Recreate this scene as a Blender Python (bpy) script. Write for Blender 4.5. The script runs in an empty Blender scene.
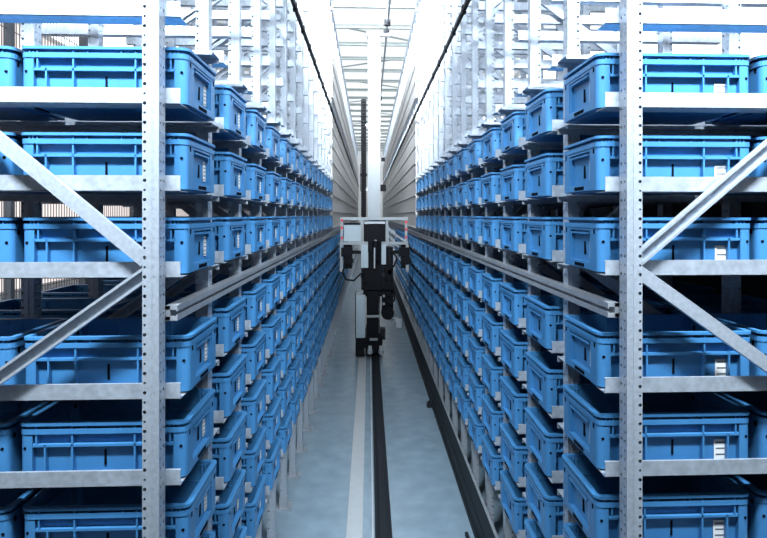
import bpy, math, random
from mathutils import Vector, Matrix
random.seed(4)
S = bpy.context.scene
COL = S.collection

# ------------------------------------------------------------------ dimensions (metres)
H = 2.55                      # eye height
Y0, P = 2.068, 0.627          # first rack frame, pitch of the frames along the aisle
XC = 0.097                    # centre line of the aisle
UP0, UP1, UPD = 0.814, 0.871, 0.060   # upright: inner and outer distance from the centre line, depth
TIP = 0.762                   # tip of the support arms
FACE = 0.745                  # aisle face of the totes
LOW = [-1.869, -1.564, -1.259, -0.954, -0.649]         # arm undersides below the guide rail (from eye height)
MID = [-0.221, 0.084, 0.392]
HIGH = [0.698 + 0.306 * k for k in range(11)]
LEV = [H + z for z in LOW + MID + HIGH]
TOP = H + 3.90
NFR = 58                      # frames on each side
NBAY = 14                     # bays with totes
YEND = Y0 + P * NFR

# ------------------------------------------------------------------ materials
def mat(name, col, rough=0.5, metal=0.0, noise=None, vary=0.0, spec=0.5):
    m = bpy.data.materials.new(name); m.use_nodes = True
    nt = m.node_tree; b = nt.nodes['Principled BSDF']
    b.inputs['Roughness'].default_value = rough
    b.inputs['Metallic'].default_value = metal
    b.inputs['Specular IOR Level'].default_value = spec
    b.inputs['Base Color'].default_value = (*col, 1)
    src = None
    if noise:
        sc, lo, hi, detail = noise
        tc = nt.nodes.new('ShaderNodeTexCoord')
        n = nt.nodes.new('ShaderNodeTexNoise'); n.inputs['Scale'].default_value = sc; n.inputs['Detail'].default_value = detail
        nt.links.new(tc.outputs['Object'], n.inputs['Vector'])
        r = nt.nodes.new('ShaderNodeValToRGB')
        r.color_ramp.elements[0].position = 0.3; r.color_ramp.elements[1].position = 0.7
        r.color_ramp.elements[0].color = (*[c * lo for c in col], 1)
        r.color_ramp.elements[1].color = (*[min(1, c * hi) for c in col], 1)
        nt.links.new(n.outputs['Fac'], r.inputs['Fac']); src = r.outputs['Color']
    if vary:
        oi = nt.nodes.new('ShaderNodeObjectInfo')
        mr = nt.nodes.new('ShaderNodeMapRange')
        mr.inputs['To Min'].default_value = 1 - vary; mr.inputs['To Max'].default_value = 1 + vary
        nt.links.new(oi.outputs['Random'], mr.inputs['Value'])
        hs = nt.nodes.new('ShaderNodeHueSaturation')
        hs.inputs['Color'].default_value = (*col, 1)
        if src: nt.links.new(src, hs.inputs['Color'])
        nt.links.new(mr.outputs['Result'], hs.inputs['Value']); src = hs.outputs['Color']
    if src: nt.links.new(src, b.inputs['Base Color'])
    return m

M_BLUE = mat('blue_plastic', (0.058, 0.240, 0.53), 0.40, noise=(9, .94, 1.05, 3), vary=0.05)
M_DARK = mat('dark_hole', (0.004, 0.006, 0.012), 0.9, spec=0.05)
M_ZINC = mat('galvanised_steel', (0.53, 0.60, 0.70), 0.42, 0.40, noise=(60, .86, 1.08, 4))
M_ARM = mat('galvanised_arm', (0.53, 0.60, 0.70), 0.40, 0.40, noise=(38, .80, 1.10, 6))
M_RAIL = mat('rail_steel', (0.50, 0.54, 0.60), 0.35, 0.5, noise=(20, .9, 1.08, 3))
M_WHITE = mat('white_label', (0.86, 0.87, 0.88), 0.5)
M_INK = mat('label_ink', (0.10, 0.11, 0.13), 0.6)
M_BLACK = mat('black_plastic', (0.006, 0.007, 0.010), 0.55, spec=0.12)
M_GUARD = mat('black_steel', (0.012, 0.016, 0.022), 0.6, 0.0, spec=0.25)
M_CONC = mat('concrete_floor', (0.25, 0.35, 0.44), 0.26, noise=(5, .86, 1.10, 8))
M_STRIP = mat('pale_strip', (0.50, 0.54, 0.58), 0.4, noise=(12, .94, 1.03, 4))
M_PANEL = mat('white_sheet', (0.82, 0.83, 0.84), 0.5)
M_WALL = mat('pale_wall', (0.80, 0.74, 0.72), 0.8, noise=(2, .95, 1.03, 4))
M_WALLW = mat('white_wall', (0.80, 0.82, 0.84), 0.8)
M_SHADE = mat('shade_sheet', (0.03, 0.035, 0.045), 0.6)  # dark colour standing in for the shade behind the right rack
M_BEAM = mat('painted_roof_beam', (0.36, 0.42, 0.42), 0.6)
M_MAST = mat('mast_aluminium', (0.32, 0.36, 0.40), 0.4, 0.2)
M_CAB = mat('cabinet_grey', (0.42, 0.52, 0.60), 0.4)
M_RED = mat('red_reflector', (0.65, 0.04, 0.06), 0.4)
M_WIRE = mat('fence_wire', (0.10, 0.11, 0.13), 0.5, 0.3)
M_SKY = bpy.data.materials.new('skylight_daylight'); M_SKY.use_nodes = True
_n = M_SKY.node_tree.nodes; _n.remove(_n['Principled BSDF'])
_e = _n.new('ShaderNodeEmission'); _e.inputs['Color'].default_value = (0.92, 0.97, 1.0, 1); _e.inputs['Strength'].default_value = 1.1
M_SKY.node_tree.links.new(_e.outputs[0], _n['Material Output'].inputs['Surface'])

M_GLOW = M_SKY.copy(); M_GLOW.name = 'added_glow_warm'  # warm emission for the added glowing panel on the left wall
for _x in M_GLOW.node_tree.nodes:
    if _x.type == 'EMISSION': _x.inputs['Color'].default_value = (1.0, .90, .87, 1); _x.inputs['Strength'].default_value = 1.15
M_GLOW_HIGH = M_SKY.copy(); M_GLOW_HIGH.name = 'added_glow_high'  # stronger emission for the added glow panels high on both walls
for _x in M_GLOW_HIGH.node_tree.nodes:
    if _x.type == 'EMISSION': _x.inputs['Strength'].default_value = 2.6
# ------------------------------------------------------------------ mesh builder
class MB:
    def __init__(s): s.v = []; s.f = []; s.m = []
    def quad(s, pts, mi=0):
        i = len(s.v); s.v += [tuple(p) for p in pts]; s.f.append(tuple(range(i, i + len(pts)))); s.m.append(mi)
    def box(s, x0, x1, y0, y1, z0, z1, mi=0):
        if x1 < x0: x0, x1 = x1, x0
        i = len(s.v)
        s.v += [(x0,y0,z0),(x1,y0,z0),(x1,y1,z0),(x0,y1,z0),(x0,y0,z1),(x1,y0,z1),(x1,y1,z1),(x0,y1,z1)]
        for q in ((0,3,2,1),(4,5,6,7),(0,1,5,4),(1,2,6,5),(2,3,7,6),(3,0,4,7)):
            s.f.append(tuple(i + k for k in q)); s.m.append(mi)
    def prism(s, prof, a, b, u, w, mi=0):
        """closed 2-D profile (list of (p,q)) swept from a to b; p along u, q along w"""
        a, b, u, w = Vector(a), Vector(b), Vector(u), Vector(w)
        i = len(s.v); n = len(prof)
        for o in (a, b):
            s.v += [tuple(o + u * p + w * q) for p, q in prof]
        for k in range(n):
            s.f.append((i + k, i + (k + 1) % n, i + n + (k + 1) % n, i + n + k)); s.m.append(mi)
        s.f.append(tuple(i + k for k in reversed(range(n)))); s.m.append(mi)
        s.f.append(tuple(i + n + k for k in range(n))); s.m.append(mi)
    def cyl(s, a, b, r, n=12, mi=0, r2=None):
        a, b = Vector(a), Vector(b); d = (b - a).normalized()
        u = d.orthogonal().normalized(); w = d.cross(u)
        r2 = r if r2 is None else r2
        i = len(s.v)
        for o, rr in ((a, r), (b, r2)):
            s.v += [tuple(o + u * math.cos(t) * rr + w * math.sin(t) * rr) for t in (2 * math.pi * k / n for k in range(n))]
        for k in range(n):
            s.f.append((i + k, i + (k + 1) % n, i + n + (k + 1) % n, i + n + k)); s.m.append(mi)
        s.f.append(tuple(i + k for k in reversed(range(n)))); s.m.append(mi)
        s.f.append(tuple(i + n + k for k in range(n))); s.m.append(mi)
    def add(s, o, off=(0, 0, 0), rot=None):
        i = len(s.v)
        for v in o.v:
            p = Vector(v)
            if rot: p = rot @ p
            s.v.append(tuple(p + Vector(off)))
        s.f += [tuple(i + k for k in f) for f in o.f]; s.m += o.m
    def mesh(s, name, mats):
        me = bpy.data.meshes.new(name)
        me.from_pydata(s.v, [], s.f)
        for m in (mats if isinstance(mats, (list, tuple)) else [mats]): me.materials.append(m)
        me.polygons.foreach_set('material_index', s.m)
        import bmesh
        bm = bmesh.new(); bm.from_mesh(me)
        bmesh.ops.recalc_face_normals(bm, faces=bm.faces)
        bm.to_mesh(me); bm.free()
        return me
    def build(s, name, mats, parent=None):
        return put(name, s.mesh(name, mats), parent)

def put(name, me, parent=None, loc=None, rz=None):
    o = bpy.data.objects.new(name, me); COL.objects.link(o)
    if parent: o.parent = parent
    if loc: o.location = loc
    if rz: o.rotation_euler.z = rz
    return o
def tag(o, label=None, cat=None, group=None, kind=None):
    if label: o['label'] = label
    if cat: o['category'] = cat
    if group: o['group'] = group
    if kind: o['kind'] = kind
    return o
def empty(name, loc, rz=0):
    o = bpy.data.objects.new(name, None); o.empty_display_size = 0.1
    COL.objects.link(o); o.location = loc; o.rotation_euler.z = rz
    return o
def copy_tree(o, parent=None):
    c = o.copy(); COL.objects.link(c)
    if parent: c.parent = parent
    for ch in list(o.children): copy_tree(ch, c)
    return c
ONES = ['', 'first', 'second', 'third', 'fourth', 'fifth', 'sixth', 'seventh', 'eighth', 'ninth', 'tenth', 'eleventh', 'twelfth',
        'thirteenth', 'fourteenth', 'fifteenth', 'sixteenth', 'seventeenth', 'eighteenth', 'nineteenth']
TENS = {2: 'twent', 3: 'thirt', 4: 'fort', 5: 'fift', 6: 'sixt'}
def nth(n):
    if n < 20: return ONES[n]
    t, r = divmod(n, 10)
    return TENS[t] + ('ieth' if r == 0 else 'y-' + ONES[r])

# ------------------------------------------------------------------ the tote (aisle face at local +x, 0.60 x 0.41 x 0.216)
TL, TW, TH = 0.60, 0.41, 0.208
def rrect(hx, hy, r, n=4):
    pts = []
    for cx, cy, a0 in ((hx - r, hy - r, 0), (-hx + r, hy - r, 90), (-hx + r, -hy + r, 180), (hx - r, -hy + r, 270)):
        for k in range(n + 1):
            a = math.radians(a0 + 90 * k / n); pts.append((cx + r * math.cos(a), cy + r * math.sin(a)))
    return pts
def loops(mb, ls, mi=0, cap_first=False, cap_last=False, closed=False):
    n = len(ls[0][0]); i = len(mb.v)
    for pts, z in ls: mb.v += [(x, y, z) for x, y in pts]
    cnt = len(ls)
    for a in range(cnt if closed else cnt - 1):
        b = (a + 1) % cnt
        for k in range(n):
            mb.f.append((i + a*n + k, i + a*n + (k+1) % n, i + b*n + (k+1) % n, i + b*n + k)); mb.m.append(mi)
    if cap_first: mb.f.append(tuple(i + k for k in reversed(range(n)))); mb.m.append(mi)
    if cap_last: mb.f.append(tuple(i + (cnt-1)*n + k for k in range(n))); mb.m.append(mi)
def ring(mb, hx, hy, r, inset, z0, z1):
    a = rrect(hx, hy, r); b = rrect(hx - inset, hy - inset, max(r - inset, .004))
    loops(mb, [(a, z0), (a, z1), (b, z1), (b, z0)], closed=True)
hx, hy = TL/2, TW/2
def tote_body(detail=True):
    b = MB()
    o0 = rrect(hx - .029, hy - .029, .020); o1 = rrect(hx - .020, hy - .020, .022)
    i1 = rrect(hx - .0235, hy - .0235, .02); i0 = rrect(hx - .033, hy - .033, .018)
    loops(b, [(o0, 0.0), (o1, TH - .004), (i1, TH - .004), (i0, .012)], cap_first=True, cap_last=True)
    if not detail: return b
    # rounded corner posts standing proud of the walls
    for sx in (-1, 1):
        for sy in (-1, 1):
            r = .026; cx, cy = hx - .006 - r, hy - .006 - r
            arc = [(cx + r * math.cos(t), cy + r * math.sin(t)) for t in (math.pi/2 * k/5 for k in range(6))]
            pr = arc + [(hx - .052, hy - .006), (hx - .052, hy - .028), (hx - .028, hy - .028), (hx - .028, hy - .088), (hx - .006, hy - .088)]
            b.prism([(sx * p, sy * q) for p, q in pr], (0, 0, .006), (0, 0, TH - .030), (1, 0, 0), (0, 1, 0))
    for sy in (-1, 1):                                 # the long sides
        f = sy * (hy - .006); w = sy * (hy - .030)
        def bx(x0, x1, z0, z1, pr=0.0, mi=0): b.box(x0, x1, min(f + sy*pr, w), max(f + sy*pr, w), z0, z1, mi)
        bx(-hx + .05, hx - .05, .122, .131)
        bx(-hx + .05, hx - .05, .006, .016)
        for x in (-.205, -.11, .11, .205): bx(x - .003, x + .003, .010, .131)
        for x in (-.235, -.11, .11, .235): bx(x - .003, x + .003, .131, TH - .012)
        for x in (-.262, -.249, .249, .262, -.06, .06): bx(x - .002, x + .002, TH - .024, TH - .008)
        b.box(-.004, .004, sy*(hy-.0265) - .003, sy*(hy-.0265) + .003, .048, .105, 1)
        for x in (-.274, .274): b.cyl((x, f - sy*.004, .118), (x, f + sy*.0008, .118), .0055, 10, 1)
    for sx in (-1, 1):                                 # the short sides
        f = sx * (hx - .006); w = sx * (hx - .031)
        def bx(y0, y1, z0, z1, pr=0.0, mi=0): b.box(min(f + sx*pr, w), max(f + sx*pr, w), y0, y1, z0, z1, mi)
        bx(-.118, .118, .008, .034)                    # lower border
        bx(-.055, .055, .012, .026, .0008, 1)          # drain slot in it
        bx(-.118, .118, .158, .167)
        bx(-.118, -.107, .03, .16, -.006); bx(.107, .118, .03, .16, -.006)
        b.box(sx*(hx-.0268) - .003, sx*(hx-.0268) + .003, .004, .024, .060, .112, 1)   # vent slot
        for y in (-.160, .160): bx(y - .007, y + .007, .146, .164, .0008, 1)
    return b
def tote_rim():
    b = MB()
    ring(b, hx, hy, .032, .0225, TH - .010, TH)
    ring(b, hx - .003, hy - .003, .030, .020, TH - .040, TH - .022)
    return b
def tote_grip():
    b = MB()
    b.box(hx - .025, hx - .004, -.100, .100, .143, .150)
    return b
def strip_label(w, h, n):                              # in the y-z plane, facing +x
    b = MB(); b.box(0, .0016, -w/2, w/2, 0, h)
    for k in range(n):
        z = h * (k + .5) / n; b.box(.0016, .0019, -w*.36, w*.36, z - h*.16/n, z + h*.10/n, 1)
    return b
me_body = tote_body().mesh('tote_body', [M_BLUE, M_DARK])
me_rim = tote_rim().mesh('tote_rim', M_BLUE)
me_grip = tote_grip().mesh('tote_grip', M_BLUE)
me_lab = strip_label(.034, .078, 5).mesh('barcode_label', [M_WHITE, M_INK])
me_lab2 = strip_label(.048, .090, 4).mesh('side_label', [M_WHITE, M_INK])
_far = tote_body(); _far.add(tote_rim())
_l = strip_label(.034, .078, 1)
for k, m in enumerate(_l.m): _l.m[k] = 2
_far.add(_l, (hx - .0240, .088, .050))
me_far = _far.mesh('far_tote', [M_BLUE, M_DARK, M_WHITE])
_st = tote_body(False); _st.add(tote_rim())

proto = empty('storage_tote', (0, 0, 0))
put('body', me_body, proto); put('rim', me_rim, proto); put('grip', me_grip, proto)
put('barcode_label', me_lab, proto, (hx - .0240, .088, .050))
put('side_label', me_lab2, proto, (-.185, hy - .0252, .012), math.pi/2)

LEVNAME = {0: 'lowest level', 1: 'second lowest level', 2: 'third level below guide rail', 3: 'second level below guide rail',
           4: 'level just below guide rail', 5: 'level just above guide rail', 6: 'second highest level', 7: 'highest level'}
used = [False]
def place_tote(side, bay, lev, deep=False):
    yc = Y0 + P * bay + .107 + TW/2 + random.uniform(-.006, .006)
    u = FACE + TL/2 + random.uniform(-.004, .004) + (0.625 if deep else 0)
    loc = (XC + side * u, yc, LEV[lev] + .0045)
    rz = (0 if side < 0 else math.pi)
    sn = 'left' if side < 0 else 'right'
    if bay > 8:
        o = put('storage_tote', me_far, None, loc); 
    else:
        o = copy_tree(proto) if used[0] else proto
        used[0] = True; o.location = loc
    o.rotation_euler.z = rz + random.uniform(-.006, .006)
    where = LEVNAME[lev]
    lab = f'blue tote, {sn} rack, {where}, {nth(bay + 1)} bay from the front' if not deep else \
          f'rear blue tote behind the {nth(bay + 1)} tote, {sn} rack, {where}'
    tag(o, lab, 'tote', f'blue totes on the {sn} rack')
for side in (-1, 1):
    for lev in range(8):
        for bay in range(NBAY): place_tote(side, bay, lev)
        place_tote(side, 0, lev, True)
        if 4 <= lev <= 7:
            for bay in range(1, 5): place_tote(side, bay, lev, True)
    for lev in range(5):
        for bay in range(NBAY, NBAY + 3): place_tote(side, bay, lev)
far = MB()
for side in (-1, 1):
    for lev in range(5):
        for bay in range(NBAY + 3, NBAY + 14):
            far.add(_st, (XC + side * (FACE + TL/2), Y0 + P*bay + .107 + TW/2, LEV[lev] + .0045))
tag(far.build('distant_totes', [M_BLUE, M_DARK]), 'small distant blue totes filling lower rack levels beyond the lifting crane', 'totes', None, 'stuff')

# ------------------------------------------------------------------ rack frames
def punched(mb, w0, w1, cols, z0, z1, ch, place):
    """sheet of cells with octagonal holes; place(w,z) -> xyz; cols = list of (r_even, r_odd)"""
    n = int(round((z1 - z0) / ch)); cw = (w1 - w0) / len(cols); ch = (z1 - z0) / n
    for j in range(n):
        for c, (re, ro, off) in enumerate(cols):
            r = re if j % 2 == 0 else ro
            a, b = w0 + c * cw, w0 + (c + 1) * cw; p, q = z0 + j * ch, z0 + (j + 1) * ch
            if r <= 0:
                mb.quad([place(a, p), place(b, p), place(b, q), place(a, q)]); continue
            cx, cz = (a + b) / 2 + off, (p + q) / 2
            out = [(b, cz), (b, q), (cx, q), (a, q), (a, cz), (a, p), (cx, p), (b, p)]
            inn = [(cx + r * math.cos(math.pi/4 * k), cz + r * math.sin(math.pi/4 * k)) for k in range(8)]
            for k in range(8):
                k2 = (k + 1) % 8
                mb.quad([place(*out[k]), place(*out[k2]), place(*inn[k2]), place(*inn[k])])
def upright_mesh(name, side, u0, u1, holes=True):
    mb = MB(); w = u1 - u0; z0, z1 = 0.012, TOP
    X = lambda u: XC * 0 + side * u
    if holes:
        big, mid, tiny = .0062, .0042, .0022
        punched(mb, u0, u1, [(tiny, tiny, .004), (big, mid, .006)], z0, z1, .0330, lambda a, z: (X(a), 0, z))
        punched(mb, 0, UPD, [(.0046, .0046, 0), (.0058, 0.003, 0)], z0, z1, .0330, lambda a, z: (X(u0), a, z))
        punched(mb, u0, u1, [(big, mid, 0)], z0, z1, .0330, lambda a, z: (X(a), UPD, z))
        mb.quad([(X(u1), 0, z0), (X(u1), UPD, z0), (X(u1), UPD, z1), (X(u1), 0, z1)])
        mb.quad([(X(u0), 0, z1), (X(u1), 0, z1), (X(u1), UPD, z1), (X(u0), UPD, z1)])
        # folded stiffening rib down the front face
        mb.box(X(u0), X(u0 + .006), -.0035, .0, z0, z1)
        mb.box(X(u0 + .024), X(u0 + .027), -.002, .0, z0, z1)
    else:
        mb.box(X(u0), X(u1), 0, UPD, z0, z1)
        for k in range(int((z1 - z0) / .066)):
            z = z0 + .03 + k * .066
            mb.box(X(u0 + w*.62), X(u0 + w*.84), -.0006, .001, z - .006, z + .006, 1)
    return mb.mesh(name, [M_ZINC, M_DARK])
def arm_box(mb, side, z, tip=TIP, leg=.088):
    t = .003; X = lambda u: side * u
    y = UPD + .001
    mb.box(X(tip), X(1.955), y, y + t, z, z + .057)                # upright flange
    mb.box(X(tip), X(1.955), y, y + leg, z, z + t)                # ledge carrying the near edge of the totes
    mb.box(X(tip), X(1.955), y + .001, y + .010, z + .0535, z + .057)
    mb.box(X(UP0 + .004), X(UP1 - .004), y - .004, y + .001, z + .008, z + .05)
def ledge_box(mb, side, z, tip=TIP):
    X = lambda u: side * u
    mb.box(X(tip + .004), X(1.955), -.128, -.001, z, z + .003)     # ledge for the tote of the bay in front
    mb.box(X(tip + .004), X(1.955), -.005, -.001, z - .022, z)
    mb.box(X(tip + .004), X(1.955), -.128, -.124, z - .012, z)
def brace_box(side, za, zb, ua, ub, open_front):
    a = Vector((side * ua, .030, za)); b = Vector((side * ub, .030, zb))
    d = (b - a).normalized(); w = Vector((0, 1, 0)); u = d.cross(w).normalized()
    h, dp, t, lip = .0235, .026, .003, .009
    if open_front: w = -w
    prof = [(-h, -dp/2), (h, -dp/2), (h, dp/2), (h - lip, dp/2), (h - lip, dp/2 - t), (h - t, dp/2 - t), (h - t, -dp/2 + t),
            (-h + t, -dp/2 + t), (-h + t, dp/2 - t), (-h + lip, dp/2 - t), (-h + lip, dp/2), (-h, dp/2)]
    mb = MB(); mb.prism(prof, a, b, u, w)
    return mb
RU0, RU1 = 1.575, 1.632
data = {}
for side in (-1, 1):
    d = data[side] = {}
    d['up'] = upright_mesh('upright', side, UP0, UP1); d['rear'] = upright_mesh('rear_upright', side, RU0, RU1)
    m = MB(); arm_box(m, side, 0); d['arm'] = m.mesh('support_arm', M_ARM)
    m = MB(); arm_box(m, side, 0, TIP, .040); d['slim'] = m.mesh('empty_support_arm', M_ARM)
    m = MB(); ledge_box(m, side, 0); d['ledge'] = m.mesh('support_ledge', M_ARM)
    br = []
    zj, k = H - .18, 0
    seq = []                                   # pairs of braces meeting beside the upright
    for q in (-1, 0, 1, 2):
        z = zj + 1.8 * q
        if q < 2: seq.append((z, z + .62, True, True))
        seq.append((z, z - .53 if q > -1 else .03, True, False))
    for za, zb, fr, upw in seq:
        ua, ub = (UP1 - .004, RU0 + .006) if fr else (RU0 + .006, UP1 - .004)
        e = .022 if upw else -.022
        outward_rise = (fr == upw)
        opn = (outward_rise == (side > 0))
        br.append(brace_box(side, za + e, zb - e * 0, ua, ub, opn).mesh('brace', M_ZINC))
    d['braces'] = br
    m = MB()
    s = side
    m.box(s*(UP0 - .045), s*(UP1 + .03), -.035, UPD + .035, 0, .012)
    m.cyl((s*(UP0 - .024), -.012, .012), (s*(UP0 - .024), -.012, .030), .011, 6)
    m.cyl((s*(UP0 - .024), -.012, .030), (s*(UP0 - .024), -.012, .055), .006, 8)
    m.box(s*(UP0 - .004), s*(UP1 + .004), -.003, UPD + .003, .012, .10)
    d['foot'] = m.mesh('foot_plate', M_RAIL)
    m = MB(); m.box(s*(RU0 - .03), s*(RU1 + .03), -.035, UPD + .035, 0, .012); d['foot2'] = m.mesh('rear_foot_plate', M_RAIL)
    # a whole far frame as one mesh
    m = MB()
    m.box(s*UP0, s*UP1, 0, UPD, 0, TOP); m.box(s*RU0, s*RU1, 0, UPD, 0, TOP)
    for k, z in enumerate(LEV): arm_box(m, s, z, TIP if k < 5 else UP0 + .001, .088 if k < 5 else .04)
    for k, z in enumerate(LEV[:5]): ledge_box(m, s, z)
    for za, zb, fr, upw in seq:
        ua, ub = (UP1 - .004, RU0 + .006) if fr else (RU0 + .006, UP1 - .004)
        m.add(brace_box(s, za, zb, ua, ub, False))
    d['farframe'] = m.mesh('far_frame', M_ZINC)
for side in (-1, 1):
    d = data[side]; sn = 'left' if side < 0 else 'right'
    for i in range(NFR):
        loc = (XC, Y0 + P * i, 0)
        if i > NBAY:
            o = put('rack_frame', d['farframe'], None, loc)
            where = f'plain pale steel frame of the {sn} rack, {nth(i + 1)} from the front'
        else:
            o = empty('rack_frame', loc)
            put('upright', d['up'], o); put('rear_upright', d['rear'], o)
            put('foot_plate', d['foot'], o); put('foot_plate', d['foot2'], o)
            for z in LEV:
                put('support_arm', d['arm'] if (z < H + .8 or not i) else d['slim'], o, (0, 0, z))
                if i and z < H + .8: put('support_ledge', d['ledge'], o, (0, 0, z))
            for b in d['braces']: put('brace', b, o)
            where = f'perforated steel frame carrying blue totes, {sn} rack, {nth(i + 1)} from the front' if i else \
                    f'large perforated steel end frame with zigzag braces, {sn} rack, nearest the camera'
        tag(o, where, 'rack frame', f'frames of the {sn} rack')

# ------------------------------------------------------------------ rails along the racks
for side in (-1, 1):
    sn = 'left' if side < 0 else 'right'
    m = MB()
    X = lambda u: XC + side * u
    y0, y1 = Y0 + .062, YEND
    z = H - .345
    u0, u1 = .772, UP0 - .001
    m.box(X(u0 + .026), X(u1), y0, y1, z - .026, z + .026)            # web
    m.box(X(u0), X(u1), y0, y1, z + .012, z + .027); m.box(X(u0), X(u1), y0, y1, z - .027, z - .012)
    m.box(X(u0), X(u0 + .004), y0, y1, z + .006, z + .012); m.box(X(u0), X(u0 + .004), y0, y1, z - .012, z - .006)
    tag(m.build('guide_rail', M_RAIL), f'long grooved steel guide rail running along the {sn} rack between tote levels', 'rail')
    r = empty('conductor_rail', (X(.742), Y0 + .1, H + 1.82))
    tag(r, f'thin black conductor rail on brackets high along the {sn} rack', 'rail')
    m = MB(); m.box(-.014, .014, 0, YEND - Y0 - .2, -.020, .020); m.build('rail_bar', M_BLACK, r)
    bm_ = MB(); bm_.box(-.0175, .0175, -.025, .025, -.036, .036)
    bme = bm_.mesh('bracket', M_BLACK)
    for i in range(1, 34): put('bracket', bme, r, (0, P * i - .07, 0))
    # tie beam along the rack tops
    m = MB(); m.box(X(UP0 - .02), X(UP1 + .02), Y0 - .02, YEND, TOP, TOP + .07)
    m.box(X(RU0 - .02), X(RU1 + .02), Y0 - .02, YEND, TOP, TOP + .07)
    tag(m.build('tie_beam', M_ZINC), f'pale tie beam along the top of the {sn} rack under the roof', 'beam')
    # pale shelf profiles in the empty part of the rack behind the last totes
    yb = Y0 + P * (NBAY + .5)
    for k, lev in enumerate([5, 6, 7, 8, 9, 10, 11, 13, 14, 15]):
        m = MB()
        zz = LEV[lev]
        m.box(X(UP0 - .030), X(UP0 - .002), yb, YEND, zz - .01, zz + .283)
        m.box(X(UP0 - .045), X(UP0 - .002), yb, YEND, zz - .016, zz - .004)
        pl = ['lowest', 'second', 'third', 'fourth', 'fifth', 'sixth', 'seventh', 'eighth', 'ninth', 'highest'][k]
        tag(m.build('shelf_profile', M_PANEL), f'{pl} pale shelf strip along the empty far part of the {sn} rack', 'shelf strip', f'far shelf strips of the {sn} rack')

# ------------------------------------------------------------------ floor, rails on it
def structure(name, mb, m): return tag(mb.build(name, m), kind='structure')
m = MB(); m.box(-5, 5.2, -5, YEND + 1.2, -.2, 0); structure('floor', m, M_CONC)
r = empty('crane_rail', (XC + .020, 1.0, 0)); tag(r, 'black crane running rail along the middle of the aisle floor', 'rail')
L = YEND - 1.2
m = MB(); m.box(-.115, .085, 0, L, 0, .010); m.build('base_strip', M_CONC, r)
m = MB(); m.box(-.068, .068, 0, L, .010, .022); m.box(-.014, .014, 0, L, .022, .055); m.box(-.030, .030, 0, L, .055, .070); m.build('rail_head', M_GUARD, r)
m = MB(); m.box(-.092, -.080, 0, L, .010, .020); m.build('edge_bead', M_STRIP, r)
m = MB(); m.box(XC - .278, XC - .148, 1.0, YEND - .2, 0, .012)
tag(m.build('floor_strip', M_STRIP), 'pale flat metal strip on the floor left of the black crane rail', 'floor strip')
gr = empty('floor_guard', (0, 0, 0)); tag(gr, 'black steel floor guard with bright edge along the foot of the right rack', 'guard')
m = MB(); m.box(.850, .858, .6, YEND - .2, .0, .385); m.box(.835, .850, .6, YEND - .2, 0, .04); m.box(.842, .850, .6, YEND - .2, .16, .19); m.build('guard_body', M_GUARD, gr)
m = MB(); m.box(.848, .866, .6, YEND - .2, .385, .397); m.build('bright_edge', M_RAIL, gr)
m = MB(); m.box(-.012, .012, -.16, .16, 0, .030); m.box(-.03, .03, -.03, .03, 0, .008)
o = m.build('floor_stop', M_GUARD); o.location = (.775, 4.55, 0); tag(o, 'short dark stop bar on the floor beside the black guard', 'stop bar')
m = MB(); m.box(-.03, .03, -.05, .05, 0, .05); m.cyl((0, 0, .05), (0, 0, .08), .015, 10)
o = m.build('floor_sensor', M_GUARD); o.location = (.80, 7.9, 0); tag(o, 'small dark sensor block on the floor further along the black guard', 'sensor')

# ------------------------------------------------------------------ the crane
CY = 10.55
c = empty('stacker_crane', (XC, CY, 0))
tag(c, 'black and white stacker crane with tall pale mast standing in the aisle', 'crane')
def part(name, m, mats, parent=c): return m.build(name, mats, parent)
m = MB(); m.box(-.11, .11, .45, .70, .36, 5.88); m.box(-.075, -.055, .435, .45, .36, 5.88); m.box(.055, .075, .435, .45, .36, 5.88)
m.box(-.015, .015, .44, .45, .36, 5.88); mast = part('mast', m, M_MAST)
m = MB(); m.box(-.13, .13, .42, .72, 5.88, 5.94); m.box(-.10, -.06, .38, .42, 5.72, 5.90); m.box(.06, .10, .38, .42, 5.72, 5.90)
m.box(.06, .29, .5, .56, 5.885, 5.93); m.build('mast_head', M_RAIL, mast)
m = MB()
m.box(-.335, .145, .05, .95, .18, .37); m.box(-.335, -.18, .0, .3, .05, .30); m.box(-.16, .14, .0, 1.9, .12, .26)
m.box(-.30, -.20, -.02, .0, .10, .26); chassis = part('chassis', m, M_BLACK)
for yy in (.12, 1.75):
    m = MB(); m.cyl((-.03, yy, .155), (.07, yy, .155), .085, 20); m.build('rail_wheel', M_GUARD, chassis)
for sx in (-1, 1):
    m = MB(); m.cyl((.02 + sx*.098, -.02, .10), (.02 + sx*.098, -.02, .17), .045, 16); m.box(.02 + sx*.098 - .03, .02 + sx*.098 + .03, -.03, .08, .17, .24)
    m.build('guide_roller', M_RAIL, chassis)
m = MB(); m.box(-.085, .055, -.03, .0, .335, .375); part('bumper', m, M_MAST)
m = MB(); m.box(-.325, -.165, .05, .45, .37, 1.13); cab = part('control_cabinet', m, M_CAB)
m = MB(); m.box(-.30, -.19, .035, .05, .42, 1.08); m.build('cabinet_door', M_CAB, cab)
m = MB(); m.box(-.34, -.325, .04, .46, .36, 1.14); m.build('cabinet_side', M_BLACK, cab)
m = MB(); m.box(-.14, .08, .10, .42, .37, 1.15); m.box(-.11, .07, .06, .12, .80, 1.2); part('drive_column', m, M_BLACK)
m = MB(); m.box(-.15, .09, .02, .06, .735, .775); part('cross_bar', m, M_MAST)
m = MB(); m.cyl((.24, .05, .80), (.24, .40, .80), .115, 18); m.box(.14, .34, .15, .42, .84, 1.2); m.cyl((.24, .02, .80), (.24, .05, .80), .05, 14); part('motor', m, M_BLACK)
m = MB(); m.box(.30, .44, .30, .36, .62, .67); m.box(.40, .50, .28, .40, .50, .64); part('side_bracket', m, M_RAIL)
m = MB(); m.box(.11, .20, .2, .4, .30, .50); part('junction_box', m, M_GUARD)
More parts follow.
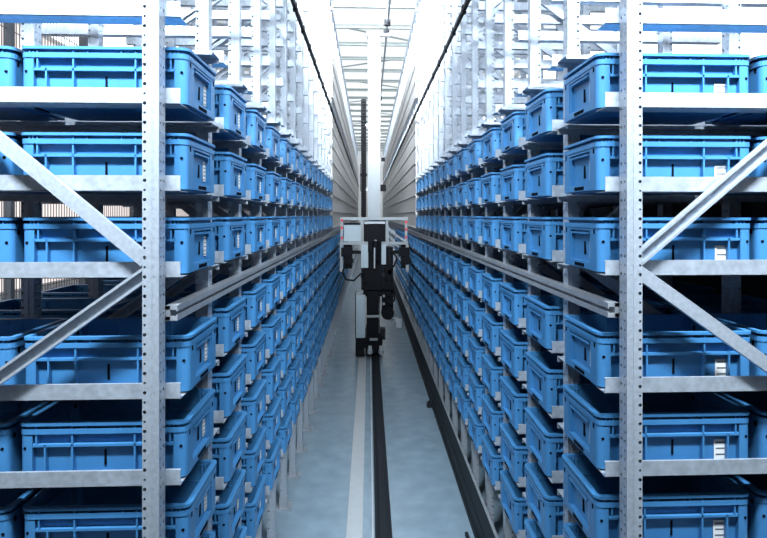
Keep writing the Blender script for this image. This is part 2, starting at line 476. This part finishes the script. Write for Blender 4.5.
# lifting carriage
m = MB()
m.box(-.235, .335, .05, .44, 1.22, 1.98); m.box(-.115, .125, -.02, .3, 1.9, 2.40); m.box(-.20, .30, .1, .40, 1.10, 1.25)
m.box(-.20, -.12, .02, .2, 1.7, 2.0); m.cyl((.02, -.04, 1.75), (.02, -.04, 2.1), .07, 16)
m.box(-.21, -.13, .0, .08, 1.35, 1.6); m.box(.2, .32, .0, .08, 1.4, 1.7)
carr = part('carriage', m, M_BLACK)
m = MB(); m.box(-.012, .012, -.118, -.108, 1.62, 1.98); m.build('centre_slide', M_RAIL, carr)
m = MB()
x0, x1, z0, z1 = -.60, .60, 2.03, 2.515
m.box(x0, x1, .0, .06, z1 - .05, z1); m.box(x0, x1, .0, .06, z0, z0 + .05)
for x in (x0, x1 - .06, -.245, .205): m.box(x, x + .045, .0, .06, z0 + .05, z1 - .05)
m.box(x0, x1, .36, .40, z1 - .05, z1); m.box(x0, x0 + .05, .06, .36, z1 - .05, z1); m.box(x1 - .05, x1, .06, .36, z1 - .05, z1)
for x in (x0 - .01, x1 - .04): m.box(x, x + .05, .01, .06, 1.55, z0)
fr = part('carriage_frame', m, M_MAST)
m = MB(); m.box(-.54, -.25, .062, .075, z0 + .06, z1 - .10); m.build('panel', M_CAB, fr)
for xa, xb, za in ((-.235, -.11, 1.62), (.125, .205, 1.68)):
    m = MB(); m.box(xa, xb, -.01, .02, za, 2.03); m.build('side_plate', M_CAB, fr)
m = MB(); m.box(-.19, .20, .065, .40, z0 + .05, z1 - .06); m.box(-.54, -.245, .055, .065, z1 - .135, z1 - .10); m.build('tote_table', M_BLACK, fr)
m = MB(); m.box(-.18, .19, .02, .065, z1 - .12, z1 - .075); m.build('table_edge', M_RAIL, fr)
for x, z in ((-.575, 2.15), (-.575, 2.33), (-.575, 2.46), (.565, 2.16), (.565, 2.30), (.565, 2.43)):
    m = MB(); m.cyl((x, -.006, z), (x, .0, z), .024, 12); m.build('reflector', M_RED, fr)
for sx in (-1, 1):
    m = MB()
    x = sx * .47 if sx < 0 else .56
    m.box(x - .075, x + .07, .06, .30, 1.60, 2.04); m.box(x - .12, x + .05, .0, .12, 1.82, 1.98); m.cyl((x + .02, .0, 1.75), (x + .02, .08, 1.75), .08, 14)
    m.box(x - sx*.30 if sx < 0 else x - .34, x, .1, .16, 1.86, 1.92)
    m.build('fork_drive', M_BLACK, fr)
for x, za, zb in ((-.215, 1.25, 1.9), (.16, 1.25, 1.88), (.27, 1.3, 1.95)):
    m = MB(); m.cyl((x, .035, za), (x, .035, zb), .018, 8); m.box(x - .03, x + .03, .0, .06, za + .2, za + .28); m.build('lift_rod', M_GUARD, carr)
for x, z in ((.165, .98), (.165, 1.12), (.06, 2.02), (.02, 2.10)):
    m = MB(); m.cyl((x, -.03 if z < 1.5 else -.06, z), (x, .03, z), .022, 12); m.build('sensor', M_MAST, carr)
def hose(pts, r, parent):
    m = MB()
    for a, b in zip(pts, pts[1:]): m.cyl(a, b, r, 8)
    return m.build('hose', M_BLACK, parent)
hose([(-.50, -.02, 1.70), (-.56, -.04, 1.55), (-.50, -.05, 1.42), (-.36, -.04, 1.40), (-.24, .02, 1.52)], .016, fr)
hose([(.30, .0, 1.92), (.40, -.04, 1.80), (.36, -.04, 1.68), (.30, -.02, 1.60)], .016, fr)
hose([(.22, -.01, 1.05), (.30, -.04, .98), (.36, .0, 1.06), (.33, .08, 1.3)], .014, carr)
# energy chain and ladder beside the mast
m = MB()
for k in range(40):
    z = 2.55 + k * .054
    m.box(-.245, -.145, .50, .58, z, z + .036)
m.box(-.238, -.152, .53, .55, 2.5, 4.72); m.box(-.262, -.250, .5, .58, 3.0, 3.5); m.box(-.262, -.128, .5, .56, 3.28, 3.32)
part('energy_chain', m, M_BLACK)
m = MB(); m.box(-.165, -.11, .5, .56, 3.0, 3.05); m.box(-.165, -.11, .5, .56, 4.2, 4.25); part('chain_bracket', m, M_RAIL)
m = MB(); m.box(.115, .22, .5, .6, 3.0, 3.12); m.box(.13, .2, .48, .5, 3.55, 3.62); part('sensor_box', m, M_BLACK)

# ------------------------------------------------------------------ roof
ZB = H + 4.02
r = empty('overhead_busbar', (.344, Y0, H + 3.55)); tag(r, 'thin grey busbar with dark clamps hanging above the crane mast', 'busbar')
m = MB(); m.box(-.018, .018, 0, 30, -.02, .02); m.build('bar', M_RAIL, r)
m = MB(); m.box(-.06, .05, -.05, .05, -.05, .05); cl = m.mesh('clamp', M_GUARD)
for y in (8.9, 9.5, 16, 23): put('clamp', cl, r, (0, y, 0))
m = MB(); m.box(-.006, .006, -.006, .006, 0, .45); ro = m.mesh('hanger', M_RAIL)
for y in (1.2, 9.2, 16, 23): put('hanger', ro, r, (0, y, 0.02))
n = 0
y = 1.22
bmesh_ = MB(); bmesh_.box(-3.6, 3.7, -.035, .035, 0, .075)
bme = bmesh_.mesh('roof_beam', M_BEAM)
while y < YEND:
    n += 1
    o = put('roof_beam', bme, None, (XC, y, ZB))
    tag(o, f'slim grey roof beam crossing under the skylight, {nth(n)} from the camera', 'beam', 'roof beams under the skylight')
    if n % 2 == 0:
        m = MB(); sgn = 1 if n % 4 == 0 else -1
        m.box(-.016, .016, -1.20, 1.20, -.016, .016)
        q = m.build('roof_brace', M_BEAM); q.location = (XC + sgn*.0, y + .645, ZB + .10); q.rotation_euler.z = sgn * math.radians(58)
        tag(q, f'thin diagonal roof brace beyond the {nth(n)} roof beam', 'brace', 'diagonal roof braces')
    y += 1.29
m = MB(); m.box(-5, 5.2, -5.0, YEND + 1.2, H + 4.75, H + 4.80); structure('ceiling', m, M_WALLW)
m = MB(); m.box(-1.75, 1.95, 1.5, YEND + .8, H + 4.72, H + 4.745); structure('window_1', m, M_SKY)
m = MB(); m.box(-4.8, -4.78, 1.0, 16, H - 1.0, H + 2.6); structure('added_glow_left', m, M_GLOW)  # added glowing panel so the left wall reads bright behind the fence
m = MB(); m.box(-4.8, -4.78, 0, 40, H + 2.7, H + 4.6); structure('added_glow_left_high', m, M_GLOW_HIGH)  # added glow high on the left, brightens the upper rack
m = MB(); m.box(4.98, 5.0, 0, 40, H + .6, H + 4.6); structure('added_glow_right_high', m, M_GLOW_HIGH)  # added glow on the right wall, brightens the upper rack

# ------------------------------------------------------------------ walls and what stands beside the racks
m = MB(); m.box(-5.0, -4.8, -5, YEND + 1.2, 0, H + 4.75); structure('wall_left', m, M_WALL)
m = MB(); m.box(5.0, 5.2, -5, YEND + 1.2, 0, H + 4.75); structure('wall_right', m, M_WALLW)
m = MB(); m.box(-5, 5.2, YEND + 1.0, YEND + 1.2, 0, H + 4.75); structure('wall_end', m, M_WALLW)
m = MB(); m.box(XC + 2.02, XC + 2.05, Y0 - .3, YEND, 0, H + .42)  # added dark sheet, puts shade into the gaps of the right rack
for k in range(60): m.box(XC + 2.0, XC + 2.02, Y0 + k*.6, Y0 + k*.6 + .06, 0, H + .42)
tag(m.build('shade_backing', M_SHADE), 'added dark ribbed sheet cladding closing the back of the right rack', 'backing')
f = empty('mesh_fence', (-3.0, 0, 0)); tag(f, 'tall black wire mesh fence behind the left rack', 'fence')
for i in range(9):
    m = MB(); m.box(-.03, .03, -.03, .03, 0, H + 1.9); o = m.build('post', M_WIRE, f); o.location = (0, 1.2 + i * 1.3, 0)
m = MB()
for k in range(208): m.box(-.003, .003, 1.2 + k*.05 - .003, 1.2 + k*.05 + .003, .1, H + 1.85)
for k in range(22): m.box(-.003, .003, 1.2, 11.6, .1 + k*.2 - .003, .1 + k*.2 + .003)
m.build('wire_mesh', M_WIRE, f)

# ------------------------------------------------------------------ light and camera
w = bpy.data.worlds.new('World'); S.world = w; w.use_nodes = True
bg = w.node_tree.nodes['Background']; bg.inputs['Color'].default_value = (0.62, 0.80, 1.0, 1); bg.inputs['Strength'].default_value = 0.06

def lamp(name, loc, target, sx, sy, power, col):
    l = bpy.data.lights.new(name, 'AREA'); l.shape = 'RECTANGLE'; l.size = sx; l.size_y = sy; l.energy = power; l.color = col
    o = bpy.data.objects.new(name, l); COL.objects.link(o); o.location = loc
    o.rotation_euler = (Vector(target) - Vector(loc)).to_track_quat('-Z', 'Y').to_euler()
    return o
for xx, en in ((XC - 1.12, 165), (XC + 1.12, 172)):
    lamp('added_front_fill', (xx, .62, H + 2.65), (xx * 1.14, 2.1, H + 1.45), 1.1, .35, en, (.84, .94, 1.0)).data.spread = math.radians(92)  # added fill lights for the rack fronts, no real fixtures
for yy, zz_, en in ((3.2, 3.9, 230), (7.4, 3.9, 160)):
    lamp('added_aisle_fill', (XC - .45, yy, H + zz_), (XC + .1, yy + 9, H + 2.9), 1.0, .6, en, (.90, .96, 1.0)).data.spread = math.radians(66)  # added fill for the upper aisle, no such fixture hangs there
S.cycles.diffuse_bounces = 1; S.cycles.glossy_bounces = 2; S.cycles.max_bounces = 4

cam = bpy.data.cameras.new('Camera'); co = bpy.data.objects.new('Camera', cam); COL.objects.link(co)
co.location = (0, 0, H)
co.rotation_euler = (math.radians(90), 0, -math.atan(0.0432))
cam.sensor_width = 36; cam.lens = 36 * 595 / 767
cam.shift_x = -(394.65 - 383.5) / 767
cam.shift_y = -(269 - 215.3) / 767
cam.clip_start = .05; cam.clip_end = 200
S.camera = co
S.view_settings.view_transform = 'Standard'; S.view_settings.look = 'None'
S.view_settings.exposure = 0.0; S.view_settings.gamma = 1.0
S.view_settings.use_curve_mapping = False
